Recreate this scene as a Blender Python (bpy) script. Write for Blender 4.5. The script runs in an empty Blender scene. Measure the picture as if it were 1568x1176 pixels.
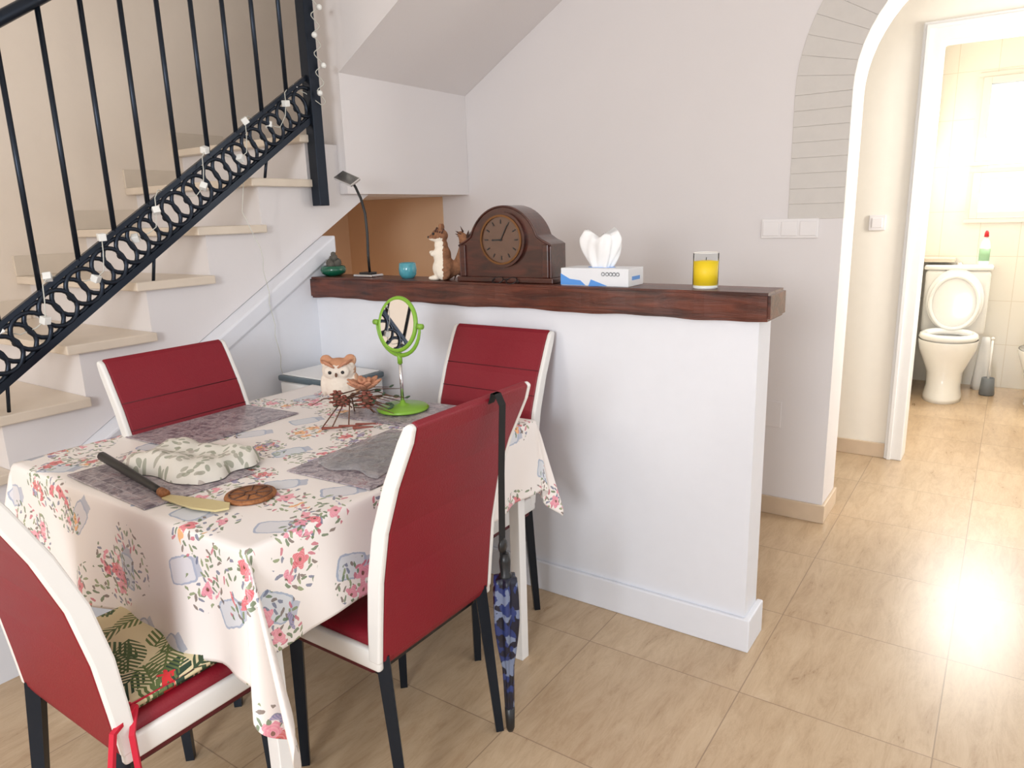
import bpy, bmesh, math, random
from mathutils import Vector, Matrix, Euler
random.seed(7)
pi=math.pi
def srgb(r,g,b):
    f=lambda c:(c/255/12.92) if c/255<=.04045 else ((c/255+.055)/1.055)**2.4
    return (f(r),f(g),f(b),1)
# ---------------------------------------------------------------- materials
def mat(name,col,rough=.6,metal=0,noise=0,nscale=20,bump=0,bscale=60,trans=0,coat=0,emis=0,sheen=0,spec=None):
    m=bpy.data.materials.new(name); m.use_nodes=True
    nt=m.node_tree; b=nt.nodes['Principled BSDF']
    b.inputs['Base Color'].default_value=col; b.inputs['Roughness'].default_value=rough
    b.inputs['Metallic'].default_value=metal
    if trans: b.inputs['Transmission Weight'].default_value=trans
    if coat: b.inputs['Coat Weight'].default_value=coat; b.inputs['Coat Roughness'].default_value=.15
    if spec is not None: b.inputs['Specular IOR Level'].default_value=spec
    tc=nt.nodes.new('ShaderNodeTexCoord')
    n=nt.nodes.new('ShaderNodeTexNoise'); n.inputs['Scale'].default_value=nscale; n.inputs['Detail'].default_value=4
    nt.links.new(tc.outputs['Object'],n.inputs['Vector'])
    mx=nt.nodes.new('ShaderNodeMix'); mx.data_type='RGBA'
    k=max(noise,.02)
    mx.inputs[6].default_value=tuple(c*(1-k) for c in col[:3])+(1,)
    mx.inputs[7].default_value=tuple(min(1,c*(1+k)) for c in col[:3])+(1,)
    nt.links.new(n.outputs['Fac'],mx.inputs[0]); nt.links.new(mx.outputs[2],b.inputs['Base Color'])
    if bump:
        n2=nt.nodes.new('ShaderNodeTexNoise'); n2.inputs['Scale'].default_value=bscale; n2.inputs['Detail'].default_value=3
        nt.links.new(tc.outputs['Object'],n2.inputs['Vector'])
        bp=nt.nodes.new('ShaderNodeBump'); bp.inputs['Strength'].default_value=bump; bp.inputs['Distance'].default_value=.01
        nt.links.new(n2.outputs['Fac'],bp.inputs['Height']); nt.links.new(bp.outputs['Normal'],b.inputs['Normal'])
    return m
def thin(name,fac,col=(1,1,1,1),diff=0):
    m=bpy.data.materials.new(name); m.use_nodes=True; nt=m.node_tree; nt.nodes.remove(nt.nodes['Principled BSDF'])
    out=nt.nodes['Material Output']; t=nt.nodes.new('ShaderNodeBsdfTransparent'); g=nt.nodes.new('ShaderNodeBsdfGlossy')
    t.inputs[0].default_value=col; g.inputs['Roughness'].default_value=.05
    lw=nt.nodes.new('ShaderNodeLayerWeight'); lw.inputs[0].default_value=fac
    mx=nt.nodes.new('ShaderNodeMixShader'); nt.links.new(lw.outputs['Fresnel'],mx.inputs[0]); nt.links.new(t.outputs[0],mx.inputs[1]); nt.links.new(g.outputs[0],mx.inputs[2])
    res=mx
    if diff:
        d=nt.nodes.new('ShaderNodeBsdfDiffuse'); d.inputs[0].default_value=(.9,.9,.92,1)
        m2=nt.nodes.new('ShaderNodeMixShader'); m2.inputs[0].default_value=diff; nt.links.new(mx.outputs[0],m2.inputs[1]); nt.links.new(d.outputs[0],m2.inputs[2]); res=m2
    nt.links.new(res.outputs[0],out.inputs[0]); return m
class NG:
    def __init__(s,name,rough=.6):
        s.m=bpy.data.materials.new(name); s.m.use_nodes=True; s.nt=s.m.node_tree
        s.b=s.nt.nodes['Principled BSDF']; s.b.inputs['Roughness'].default_value=rough
        s.tc=s.nt.nodes.new('ShaderNodeTexCoord')
    def n(s,t,**kw):
        x=s.nt.nodes.new(t)
        for k,v in kw.items():
            if k.startswith('i_'): x.inputs[k[2:].replace('_',' ')].default_value=v
            else: setattr(x,k,v)
        return x
    def l(s,a,b): s.nt.links.new(a,b)
    def math(s,op,a,b=None,c=None):
        x=s.nt.nodes.new('ShaderNodeMath'); x.operation=op
        for i,v in enumerate((a,b,c)):
            if v is None: continue
            if isinstance(v,(int,float)): x.inputs[i].default_value=v
            else: s.l(v,x.inputs[i])
        return x.outputs[0]
    def mix(s,f,a,b,mode='MIX'):
        x=s.nt.nodes.new('ShaderNodeMix'); x.data_type='RGBA'; x.blend_type=mode
        for i,v in ((0,f),(6,a),(7,b)):
            if isinstance(v,(int,float,tuple)): x.inputs[i].default_value=v
            else: s.l(v,x.inputs[i])
        return x.outputs[2]
    def ramp(s,fac,stops,interp='LINEAR'):
        x=s.nt.nodes.new('ShaderNodeValToRGB'); x.color_ramp.interpolation=interp
        cr=x.color_ramp
        while len(cr.elements)<len(stops): cr.elements.new(.5)
        for e,(p,c) in zip(cr.elements,stops): e.position=p; e.color=c
        s.l(fac,x.inputs[0]); return x.outputs[0]
    def mapping(s,src,scale=(1,1,1),loc=(0,0,0),rot=(0,0,0)):
        x=s.nt.nodes.new('ShaderNodeMapping'); x.inputs['Scale'].default_value=scale; x.inputs['Location'].default_value=loc; x.inputs['Rotation'].default_value=rot
        s.l(src,x.inputs[0]); return x.outputs[0]
    def cell(s,coord,scale,rnd=.8,spin=6.283):
        """2-D scatter cells: returns (local x, local y) rotated randomly per cell, and the cell's random colour channels"""
        v=s.n('ShaderNodeTexVoronoi',voronoi_dimensions='2D',i_Scale=scale,i_Randomness=rnd); s.l(coord,v.inputs['Vector'])
        sub=s.n('ShaderNodeVectorMath',operation='SUBTRACT'); s.l(coord,sub.inputs[0]); s.l(v.outputs['Position'],sub.inputs[1])
        q=s.n('ShaderNodeSeparateXYZ'); s.l(sub.outputs[0],q.inputs[0])
        c=s.n('ShaderNodeSeparateColor'); s.l(v.outputs['Color'],c.inputs[0])
        th=s.math('MULTIPLY',c.outputs[2],spin); cs=s.math('COSINE',th); sn=s.math('SINE',th)
        x=s.math('SUBTRACT',s.math('MULTIPLY',q.outputs[0],cs),s.math('MULTIPLY',q.outputs[1],sn))
        y=s.math('ADD',s.math('MULTIPLY',q.outputs[0],sn),s.math('MULTIPLY',q.outputs[1],cs))
        return x,y,c.outputs[0],c.outputs[1]

def floor_mat():
    g=NG('travertine_tile',.32)
    o=g.tc.outputs['Object']
    sx=g.n('ShaderNodeSeparateXYZ'); g.l(o,sx.inputs[0])
    def joint(c,off):
        a=g.math('SUBTRACT',c,off-.25); a=g.math('MULTIPLY',a,2.0); a=g.math('FRACT',a)
        a=g.math('SUBTRACT',a,.5); a=g.math('ABSOLUTE',a)
        return g.math('LESS_THAN',a,.0032)
    j=g.math('MAXIMUM',joint(sx.outputs[0],.035),joint(sx.outputs[1],.28))
    fl=g.n('ShaderNodeVectorMath',operation='FLOOR'); mm=g.mapping(o,(2,2,0),loc=(-.07,-.56,0)); g.l(mm,fl.inputs[0])
    wn=g.n('ShaderNodeTexWhiteNoise'); g.l(fl.outputs[0],wn.inputs['Vector'])
    sh=g.n('ShaderNodeVectorMath',operation='MULTIPLY_ADD'); g.l(wn.outputs['Color'],sh.inputs[0]); sh.inputs[1].default_value=(5,5,5); g.l(o,sh.inputs[2])
    v1=g.mapping(sh.outputs[0],(8,1.6,1),rot=(0,0,.30)); n1=g.n('ShaderNodeTexNoise',i_Scale=3.0,i_Detail=12,i_Roughness=.8,i_Distortion=.5); g.l(v1,n1.inputs['Vector'])
    n2=g.n('ShaderNodeTexNoise',i_Scale=3,i_Detail=5); g.l(sh.outputs[0],n2.inputs['Vector'])
    c=g.ramp(n1.outputs['Fac'],[(.28,srgb(150,122,94)),(.42,srgb(182,154,122)),(.52,srgb(198,172,140)),(.72,srgb(216,194,164))])
    c2=g.ramp(n2.outputs['Fac'],[(.35,srgb(178,150,118)),(.7,srgb(208,184,152))])
    c=g.mix(.35,c,c2)
    c=g.mix(g.math('MULTIPLY',wn.outputs['Value'],.10),c,srgb(156,124,96))
    c=g.mix(g.math('MULTIPLY',j,.75),c,srgb(138,114,92))
    g.l(c,g.b.inputs['Base Color'])
    r=g.math('MULTIPLY_ADD',n1.outputs['Fac'],.15,.22); g.l(r,g.b.inputs['Roughness'])
    bp=g.n('ShaderNodeBump',i_Strength=.2,i_Distance=.002); g.l(g.math('SUBTRACT',1.0,j),bp.inputs['Height']); g.l(bp.outputs[0],g.b.inputs['Normal'])
    return g.m
def cloth_mat():
    g=NG('floral_tablecloth_fabric',.42)
    uv=g.tc.outputs['UV']
    nz=g.n('ShaderNodeTexNoise',i_Scale=60,i_Detail=3); g.l(uv,nz.inputs['Vector'])
    dv=g.n('ShaderNodeVectorMath',operation='MULTIPLY_ADD'); g.l(nz.outputs['Color'],dv.inputs[0]); dv.inputs[1].default_value=(.010,.010,0); g.l(uv,dv.inputs[2])
    P=dv.outputs[0]
    base=srgb(244,237,232); c=base
    def power(a,k): return g.math('POWER',g.math('ABSOLUTE',a),k)
    LS=g.math
    xj,yj,r0,r1=g.cell(g.mapping(P,loc=(.31,.17,0)),4.9,.55,1.6)
    dj=LS('ADD',power(LS('DIVIDE',xj,.030),5.0),power(LS('DIVIDE',yj,.044),5.0))
    body=LS('LESS_THAN',dj,1.0); rim=LS('MULTIPLY',body,LS('GREATER_THAN',dj,.5))
    neck=LS('MULTIPLY',LS('LESS_THAN',g.math('ABSOLUTE',xj),.021),LS('LESS_THAN',g.math('ABSOLUTE',LS('SUBTRACT',yj,.052)),.009))
    onj=LS('GREATER_THAN',r0,.2)
    jc=g.mix(r1,srgb(138,182,214),srgb(172,176,200))
    c=g.mix(LS('MULTIPLY',onj,LS('MULTIPLY',body,.34)),c,jc)
    c=g.mix(LS('MULTIPLY',onj,LS('MULTIPLY',LS('MAXIMUM',rim,neck),.5)),c,srgb(104,134,176))
    def bouquet(c,loc,sc,den,rad,fs,seed):
        X,Y,a,b_=g.cell(g.mapping(P,loc=loc),sc,.75)
        on=LS('GREATER_THAN',a,den)
        d=LS('SQRT',LS('ADD',LS('MULTIPLY',X,X),LS('MULTIPLY',LS('MULTIPLY',Y,Y),.45)))
        within=LS('MULTIPLY',on,LS('LESS_THAN',d,rad))
        x2,y2,e,f=g.cell(g.mapping(P,loc=(.7+seed,.2,0)),60,1)
        lf=LS('LESS_THAN',LS('ADD',power(LS('DIVIDE',x2,.0034),2),power(LS('DIVIDE',y2,.0098),2)),1.0)
        lf=LS('MULTIPLY',lf,LS('GREATER_THAN',f,.25))
        lcol=g.ramp(e,[(0,srgb(74,108,56)),(.3,srgb(124,142,86)),(.5,srgb(96,106,136)),(.66,srgb(200,90,112)),(.8,srgb(104,84,70))],'CONSTANT')
        c=g.mix(LS('MULTIPLY',LS('MULTIPLY',within,lf),.8),c,lcol)
        x3,y3,h,k=g.cell(g.mapping(P,loc=(.15+seed,.9,0)),fs,.9)
        R_=.38/fs
        r3=LS('SQRT',LS('ADD',LS('MULTIPLY',x3,x3),LS('MULTIPLY',y3,y3)))
        an=LS('ARCTAN2',y3,x3); pet=LS('MULTIPLY_ADD',LS('COSINE',LS('MULTIPLY',an,5.0)),R_*.22,R_)
        fl=LS('MULTIPLY',LS('LESS_THAN',r3,pet),LS('GREATER_THAN',k,.22))
        w2=LS('MULTIPLY',on,LS('LESS_THAN',d,rad*.66))
        bb_=LS('FRACT',LS('MULTIPLY_ADD',h,.35,b_))
        fc=g.ramp(bb_,[(0,srgb(222,70,96)),(.2,srgb(236,136,160)),(.38,srgb(242,168,60)),(.52,srgb(122,126,176)),(.64,srgb(212,52,70)),(.8,srgb(230,126,156))],'CONSTANT')
        shade=LS('FRACT',LS('MULTIPLY',r3,200.0)); fc2=g.mix(LS('MULTIPLY',shade,.4),fc,srgb(252,222,214))
        fc2=g.mix(LS('LESS_THAN',r3,R_*.22),fc2,srgb(120,60,40))
        return g.mix(LS('MULTIPLY',LS('MULTIPLY',w2,fl),.9),c,fc2)
    c=bouquet(c,(0,0,0),5.3,.12,.060,20,0)
    c=bouquet(c,(.43,.27,0),6.0,.60,.038,28,.37)
    g.l(c,g.b.inputs['Base Color']); return g.m
def tropic_mat():
    g=NG('tropical_print_fabric',.8); o=g.tc.outputs['Object']
    c=srgb(214,198,158)
    for loc,sc,den in (((0,0,0),7.5,.1),((.33,.21,0),7.5,.3),((.62,.47,0),8.5,.5)):
        P=g.mapping(o,loc=loc); x,y,a,b_=g.cell(P,sc,.75)
        ay=g.math('ABSOLUTE',y); ax=g.math('ABSOLUTE',x)
        wd=g.math('MULTIPLY_ADD',g.math('MULTIPLY',y,y),-6.5,.036)
        shape=g.math('MULTIPLY',g.math('LESS_THAN',ax,wd),g.math('LESS_THAN',ay,.075))
        st=g.math('SINE',g.math('MULTIPLY',g.math('SUBTRACT',y,ax),430.0))
        fr=g.math('MAXIMUM',g.math('GREATER_THAN',st,-.1),g.math('LESS_THAN',ax,.0022))
        m=g.math('MULTIPLY',g.math('MULTIPLY',shape,fr),g.math('GREATER_THAN',a,den))
        c=g.mix(m,c,g.ramp(b_,[(0,srgb(44,74,46)),(.5,srgb(98,112,62)),(1,srgb(36,60,46))]))
    x,y,a,b_=g.cell(g.mapping(o,loc=(.12,.4,0)),9,.8)
    r=g.math('SQRT',g.math('ADD',g.math('MULTIPLY',x,x),g.math('MULTIPLY',y,y))); an=g.math('ARCTAN2',y,x)
    pet=g.math('MULTIPLY_ADD',g.math('COSINE',g.math('MULTIPLY',an,5.0)),.006,.013)
    c=g.mix(g.math('MULTIPLY',g.math('LESS_THAN',r,pet),g.math('GREATER_THAN',a,.45)),c,srgb(208,44,48))
    g.l(c,g.b.inputs['Base Color']); return g.m
def wood_mat(name,dark,light,rough=.35,sc=(1.5,14,14),coat=.3,bump=.35):
    g=NG(name,rough); o=g.tc.outputs['Object']
    n=g.n('ShaderNodeTexNoise',i_Scale=4,i_Detail=8,i_Roughness=.6,i_Distortion=.8); g.l(g.mapping(o,sc),n.inputs['Vector'])
    c=g.ramp(n.outputs['Fac'],[(.3,dark),(.7,light)]); g.l(c,g.b.inputs['Base Color'])
    g.b.inputs['Coat Weight'].default_value=coat; g.b.inputs['Coat Roughness'].default_value=.2
    bp=g.n('ShaderNodeBump',i_Strength=bump,i_Distance=.004); g.l(n.outputs['Fac'],bp.inputs['Height']); g.l(bp.outputs[0],g.b.inputs['Normal'])
    return g.m
def print_mat(name,base,c1,c2,c3,sc=30,soft=.2):
    g=NG(name,.4); o=g.tc.outputs['Object']
    v=g.n('ShaderNodeTexVoronoi',i_Scale=sc); n=g.n('ShaderNodeTexNoise',i_Scale=sc*.6,i_Detail=4); g.l(o,n.inputs['Vector'])
    dv=g.n('ShaderNodeVectorMath',operation='MULTIPLY_ADD'); g.l(n.outputs['Color'],dv.inputs[0]); dv.inputs[1].default_value=(.05,.05,0); g.l(o,dv.inputs[2]); g.l(dv.outputs[0],v.inputs['Vector'])
    s=g.n('ShaderNodeSeparateColor'); g.l(v.outputs['Color'],s.inputs[0])
    c=g.ramp(s.outputs[0],[(0,base),(.3,c1),(.55,base),(.65,c2),(.85,c3)],'CONSTANT')
    c=g.mix(soft,c,base); g.l(c,g.b.inputs['Base Color']); return g.m
def photo_print_mat():
    # placemat with a collage of small greyed picture panels
    g=NG('placemat_print',.35); o=g.tc.outputs['Object']
    br=g.n('ShaderNodeTexBrick',i_Scale=9,i_Mortar_Size=.012); br.offset=.37
    br.inputs['Color1'].default_value=srgb(176,166,172); br.inputs['Color2'].default_value=srgb(104,92,104); br.inputs['Mortar'].default_value=srgb(206,200,202)
    g.l(o,br.inputs['Vector'])
    n=g.n('ShaderNodeTexNoise',i_Scale=34,i_Detail=5,i_Roughness=.7,i_Distortion=1.2); g.l(o,n.inputs['Vector'])
    t=g.ramp(n.outputs['Fac'],[(.34,srgb(62,54,66)),(.47,srgb(138,126,134)),(.55,srgb(196,188,190)),(.66,srgb(146,96,100))])
    c=g.mix(.62,br.outputs['Color'],t); g.l(c,g.b.inputs['Base Color']); return g.m
def napkin_mat():
    g=NG('napkin_print',.75); o=g.tc.outputs['Object']; P=g.mapping(o); c=srgb(224,220,210)
    for loc in ((0,0,0),(.21,.13,0)):
        x,y,a,b_=g.cell(g.mapping(o,loc=loc),34,.9)
        e=g.math('ADD',g.math('POWER',g.math('DIVIDE',x,.0055),2.0),g.math('POWER',g.math('ABSOLUTE',g.math('DIVIDE',y,.0105)),2.0))
        m=g.math('MULTIPLY',g.math('LESS_THAN',e,1.0),g.math('GREATER_THAN',a,.2))
        c=g.mix(g.math('MULTIPLY',m,.75),c,g.ramp(b_,[(0,srgb(136,142,122)),(.6,srgb(160,160,142)),(1,srgb(178,164,156))]))
    g.l(c,g.b.inputs['Base Color']); return g.m
def zone_mat(name,fn,rough=.9):
    g=NG(name,rough); o=g.tc.outputs['Object']
    n=g.n('ShaderNodeTexNoise',i_Scale=90,i_Detail=4); g.l(o,n.inputs['Vector'])
    dv=g.n('ShaderNodeVectorMath',operation='MULTIPLY_ADD'); g.l(n.outputs['Color'],dv.inputs[0]); dv.inputs[1].default_value=(.02,.02,.02); g.l(o,dv.inputs[2])
    s=g.n('ShaderNodeSeparateXYZ'); g.l(dv.outputs[0],s.inputs[0])
    c=fn(g,s.outputs[0],s.outputs[1],s.outputs[2],n.outputs['Fac'])
    g.l(c,g.b.inputs['Base Color'])
    bp=g.n('ShaderNodeBump',i_Strength=.6,i_Distance=.004); g.l(n.outputs['Fac'],bp.inputs['Height']); g.l(bp.outputs[0],g.b.inputs['Normal'])
    return g.m
def tile_mat(name,col,grout,tw,th,rough=.12):
    g=NG(name,rough); o=g.tc.outputs['Object']; s=g.n('ShaderNodeSeparateXYZ'); g.l(o,s.inputs[0])
    def jn(c,w):
        a=g.math('FRACT',g.math('DIVIDE',c,w)); return g.math('LESS_THAN',a,.004/w)
    u=g.math('ADD',s.outputs[0],s.outputs[1])
    j=g.math('MAXIMUM',jn(u,tw),jn(s.outputs[2],th))
    n=g.n('ShaderNodeTexNoise',i_Scale=3,i_Detail=5); g.l(o,n.inputs['Vector'])
    c=g.mix(g.math('MULTIPLY',n.outputs['Fac'],.25),col,grout); c=g.mix(j,c,grout); g.l(c,g.b.inputs['Base Color'])
    bp=g.n('ShaderNodeBump',i_Strength=.2,i_Distance=.002); g.l(g.math('SUBTRACT',1.0,j),bp.inputs['Height']); g.l(bp.outputs[0],g.b.inputs['Normal'])
    return g.m

M={}
M['wall']=mat('painted_plaster',srgb(226,221,220),.55,bump=.03,bscale=90,noise=.01,nscale=3)
M['halfwall']=mat('white_paint',srgb(230,232,238),.5,bump=.03,bscale=40)
M['cream']=mat('cream_paint',srgb(243,237,225),.5,bump=.03)
M['stairwall']=mat('warm_paint',srgb(236,222,206),.55,bump=.03)
M['niche']=mat('niche_warm_shade',srgb(214,178,144),.6)  # warm shade under the landing, put into the base colour
M['ceil']=mat('ceiling_paint',srgb(240,238,236),.7)
M['floor']=floor_mat()
M['stone']=mat('cream_stone',srgb(220,206,188),.3,noise=.1,nscale=9)
M['brick']=mat('grey_brick_paint',srgb(210,205,199),.6,noise=.04,bump=.1,bscale=60)
M['skirt']=mat('beige_tile_skirting',srgb(210,188,162),.3,noise=.12,nscale=12)
M['beam']=wood_mat('dark_oak',srgb(44,19,13),srgb(112,56,38),.4,(1.0,9,9),.25,.7)
M['mahog']=wood_mat('mahogany',srgb(40,15,10),srgb(84,38,26),.28,(2,9,9),.5,.12)
M['black']=mat('black_metal',srgb(40,47,58),.3,metal=.7)
M['blackp']=mat('black_plastic',srgb(22,22,24),.4)
M['red']=mat('red_leatherette',srgb(130,10,32),.48,noise=.06,nscale=8,bump=.12,bscale=220)
M['redseam']=mat('red_seam',srgb(84,6,20),.6)
M['white']=mat('white_leatherette',srgb(232,230,226),.45)
M['wpaint']=mat('white_lacquer',srgb(238,237,235),.35)
M['ceram']=mat('white_ceramic',srgb(246,245,242),.12,coat=.5)
M['cloth']=cloth_mat(); M['tropic']=tropic_mat()
M['green']=mat('lime_plastic',srgb(128,176,56),.35)
M['mirror']=mat('mirror_glass',(.9,.9,.9,1),.02,metal=1)
M['glass']=thin('clear_glass',.08,(.95,.97,.97,1))
M['film']=thin('plastic_film',.35,(.97,.97,.97,1),.18)
M['steel']=mat('chrome',(.7,.7,.7,1),.15,metal=1)
M['brass']=mat('brass',srgb(120,84,52),.35,metal=.8)
M['dial']=mat('clock_dial_brown',srgb(92,64,50),.15,noise=.15,coat=1)
M['paper']=mat('tissue_paper',srgb(244,244,244),.8)
M['card']=mat('white_card',srgb(232,234,238),.6)
M['blue']=mat('blue_print',srgb(90,155,230),.5)
M['yellow']=mat('yellow_wax',srgb(248,212,40),.45,spec=.4)
M['teal']=mat('teal_glaze',srgb(80,160,175),.2,noise=.25,nscale=50,coat=.5)
M['dgreen']=mat('green_glaze',srgb(10,90,66),.2,coat=.5)
M['cactus']=mat('cactus',srgb(92,88,80),.8,noise=.3,nscale=80)
M['furd']=mat('dark_fur',srgb(84,56,46),.9,noise=.4,nscale=90,bump=.5,bscale=200)
M['furo']=mat('rust_fur',srgb(200,142,112),.9,noise=.2,nscale=80,bump=.6,bscale=200)
M['twig']=mat('twig',srgb(104,72,56),.8,noise=.3,nscale=60)
M['cone']=mat('pine_cone',srgb(136,76,64),.8,noise=.4,nscale=90)
M['leafg']=mat('dark_leaf',srgb(70,92,70),.7,noise=.3)
M['cork']=wood_mat('cork_wood',srgb(110,62,30),srgb(182,120,72),.6,(20,20,20),0)
M['blade']=mat('pale_horn',srgb(206,190,140),.3)
M['mat1']=photo_print_mat()
M['mat2']=napkin_mat()
M['umb']=print_mat('umbrella_print',srgb(16,20,40),srgb(36,54,110),srgb(120,132,158),srgb(12,14,28),50)
M['strap']=mat('black_webbing',srgb(16,16,18),.8)
M['wire']=mat('clear_wire',srgb(205,205,195),.3)
M['bulb']=mat('light_cube',srgb(240,240,235),.3)
M['plate']=mat('switch_plastic',srgb(234,230,229),.3)
M['redp']=mat('red_plastic',srgb(200,30,40),.4)
M['greenb']=mat('bottle_label',srgb(150,190,150),.4)
M['bathtile']=tile_mat('glossy_bath_tile',srgb(244,239,228),srgb(226,216,198),.25,.33)
M['grey']=mat('grey_plastic',srgb(120,124,128),.4)
M['dkgrey']=mat('smoked_glass_top',srgb(90,104,112),.12)
M['ribbon']=mat('red_ribbon',srgb(196,24,52),.6)

# ---------------------------------------------------------------- mesh builder
class MB:
    def __init__(s,name): s.name=name; s.v=[]; s.f=[]; s.m=[]; s.s=[]; s.mats=[]
    def mi(s,m):
        m=M[m] if isinstance(m,str) else m
        if m not in s.mats: s.mats.append(m)
        return s.mats.index(m)
    def add(s,vs,fs,m,smooth=False,T=None):
        o=len(s.v); k=s.mi(m)
        for v in vs:
            v=Vector(v); s.v.append(tuple(T@v) if T else tuple(v))
        for f in fs: s.f.append([o+i for i in f]); s.m.append(k); s.s.append(smooth)
    def bm(s,bm,m,smooth=False,T=None):
        bm.verts.index_update(); s.add([v.co.copy() for v in bm.verts],[[v.index for v in f.verts] for f in bm.faces],m,smooth,T); bm.free()
    def box(s,x0,x1,y0,y1,z0,z1,m,bev=0,T=None,seg=2):
        b=bmesh.new(); bmesh.ops.create_cube(b,size=1)
        for v in b.verts: v.co=Vector(((x0+x1)/2+v.co.x*(x1-x0),(y0+y1)/2+v.co.y*(y1-y0),(z0+z1)/2+v.co.z*(z1-z0)))
        if bev: bmesh.ops.bevel(b,geom=b.edges[:],offset=bev,segments=seg,affect='EDGES',profile=.5)
        s.bm(b,m,bev>0.004,T)
    def prism(s,pts,ax,a0,a1,m,bev=0,T=None,smooth=False):
        def mk(p,a): return Vector({0:(a,p[0],p[1]),1:(p[0],a,p[1]),2:(p[0],p[1],a)}[ax])
        b=bmesh.new(); A=[b.verts.new(mk(p,a0)) for p in pts]; B=[b.verts.new(mk(p,a1)) for p in pts]
        b.faces.new(A); b.faces.new(B[::-1]); n=len(pts)
        for i in range(n): b.faces.new([A[i],B[i],B[(i+1)%n],A[(i+1)%n]])
        bmesh.ops.recalc_face_normals(b,faces=b.faces)
        if bev:
            es=[e for e in b.edges if len(e.link_faces)==2 and e.calc_face_angle(0)>.5]
            bmesh.ops.bevel(b,geom=es,offset=bev,segments=2,affect='EDGES',profile=.5)
        bmesh.ops.triangulate(b,faces=[f for f in b.faces if len(f.verts)>4])
        s.bm(b,m,smooth,T)
    def lathe(s,prof,c,m,seg=32,T=None,smooth=True,sx=1,sy=1):
        vs=[];fs=[];n=len(prof)
        for i in range(seg):
            a=2*pi*i/seg
            for r,z in prof: vs.append((c[0]+r*math.cos(a)*sx,c[1]+r*math.sin(a)*sy,c[2]+z))
        for i in range(seg):
            j=(i+1)%seg
            for k in range(n-1): fs.append([i*n+k,j*n+k,j*n+k+1,i*n+k+1])
        if prof[0][0]>1e-5: fs.append([i*n for i in range(seg)][::-1])
        if prof[-1][0]>1e-5: fs.append([i*n+n-1 for i in range(seg)])
        s.add(vs,fs,m,smooth,T)
    def sph(s,c,r,m,T=None,seg=20):
        if isinstance(r,(int,float)): r=(r,r,r)
        b=bmesh.new(); bmesh.ops.create_uvsphere(b,u_segments=seg,v_segments=seg//2+2,radius=1)
        X=Matrix.Translation(c)@(T if T is not None else Matrix.Identity(4))@Matrix.Diagonal((*r,1))
        bmesh.ops.transform(b,matrix=X,verts=b.verts)
        s.bm(b,m,True)
    def tube(s,pts,r,m,seg=8,closed=False,smooth=True,T=None):
        P=[Vector(p) for p in pts]; n=len(P); rs=r if isinstance(r,(list,tuple)) else [r]*n
        vs=[];fs=[]; prev=None
        for i in range(n):
            if closed: d=(P[(i+1)%n]-P[i-1])
            else: d=P[min(i+1,n-1)]-P[max(i-1,0)]
            d.normalize()
            if prev is None:
                u=d.orthogonal().normalized() if abs(d.z)>.9 else d.cross(Vector((0,0,1))).normalized()
            else:
                u=(prev-d*prev.dot(d)); u=u.normalized() if u.length>1e-6 else d.orthogonal().normalized()
            prev=u; w=d.cross(u)
            for k in range(seg):
                a=2*pi*k/seg+(pi/4 if seg==4 else 0); vs.append(P[i]+(u*math.cos(a)+w*math.sin(a))*rs[i])
        for i in range(n if closed else n-1):
            j=(i+1)%n
            for k in range(seg): fs.append([i*seg+k,i*seg+(k+1)%seg,j*seg+(k+1)%seg,j*seg+k])
        if not closed:
            fs.append(list(range(seg))[::-1]); fs.append([(n-1)*seg+k for k in range(seg)])
        s.add(vs,fs,m,smooth and seg>4,T)
    def torus(s,c,R,r,m,T=None,seg=24,rs=8,plane='xz',sq=1):
        pts=[]
        for i in range(seg):
            a=2*pi*i/seg; p=Vector((R*math.cos(a),0,R*math.sin(a)*sq)) if plane=='xz' else Vector((R*math.cos(a),R*math.sin(a)*sq,0)) if plane=='xy' else Vector((0,R*math.cos(a),R*math.sin(a)))
            if T: p=T@p
            pts.append(Vector(c)+p)
        s.tube(pts,r,m,rs,closed=True)
    def done(s,T=None,voxel=0,parent=None,smooth_it=0):
        me=bpy.data.meshes.new(s.name); me.from_pydata(s.v,[],s.f)
        for m in s.mats: me.materials.append(m)
        for p,k,sm in zip(me.polygons,s.m,s.s): p.material_index=k; p.use_smooth=sm
        b=bmesh.new(); b.from_mesh(me); bmesh.ops.recalc_face_normals(b,faces=b.faces); b.to_mesh(me); b.free()
        me.update(); o=bpy.data.objects.new(s.name,me); bpy.context.scene.collection.objects.link(o)
        if T is not None: o.matrix_world=T
        if voxel:
            md=o.modifiers.new('r','REMESH'); md.mode='VOXEL'; md.voxel_size=voxel; md.use_smooth_shade=True
            md=o.modifiers.new('sm','SMOOTH'); md.factor=.6; md.iterations=smooth_it or 5
        if parent is not None: o.parent=parent
        return o
def empty(name,T=None):
    o=bpy.data.objects.new(name,None); bpy.context.scene.collection.objects.link(o); o.empty_display_size=.05
    if T is not None: o.matrix_world=T
    return o
def room(name,*a,**k):
    b=MB(name); b.box(*a,**k); return b.done()
XL=-1.93; XS=-2.0; XF=-2.92; YW=1.15
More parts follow.
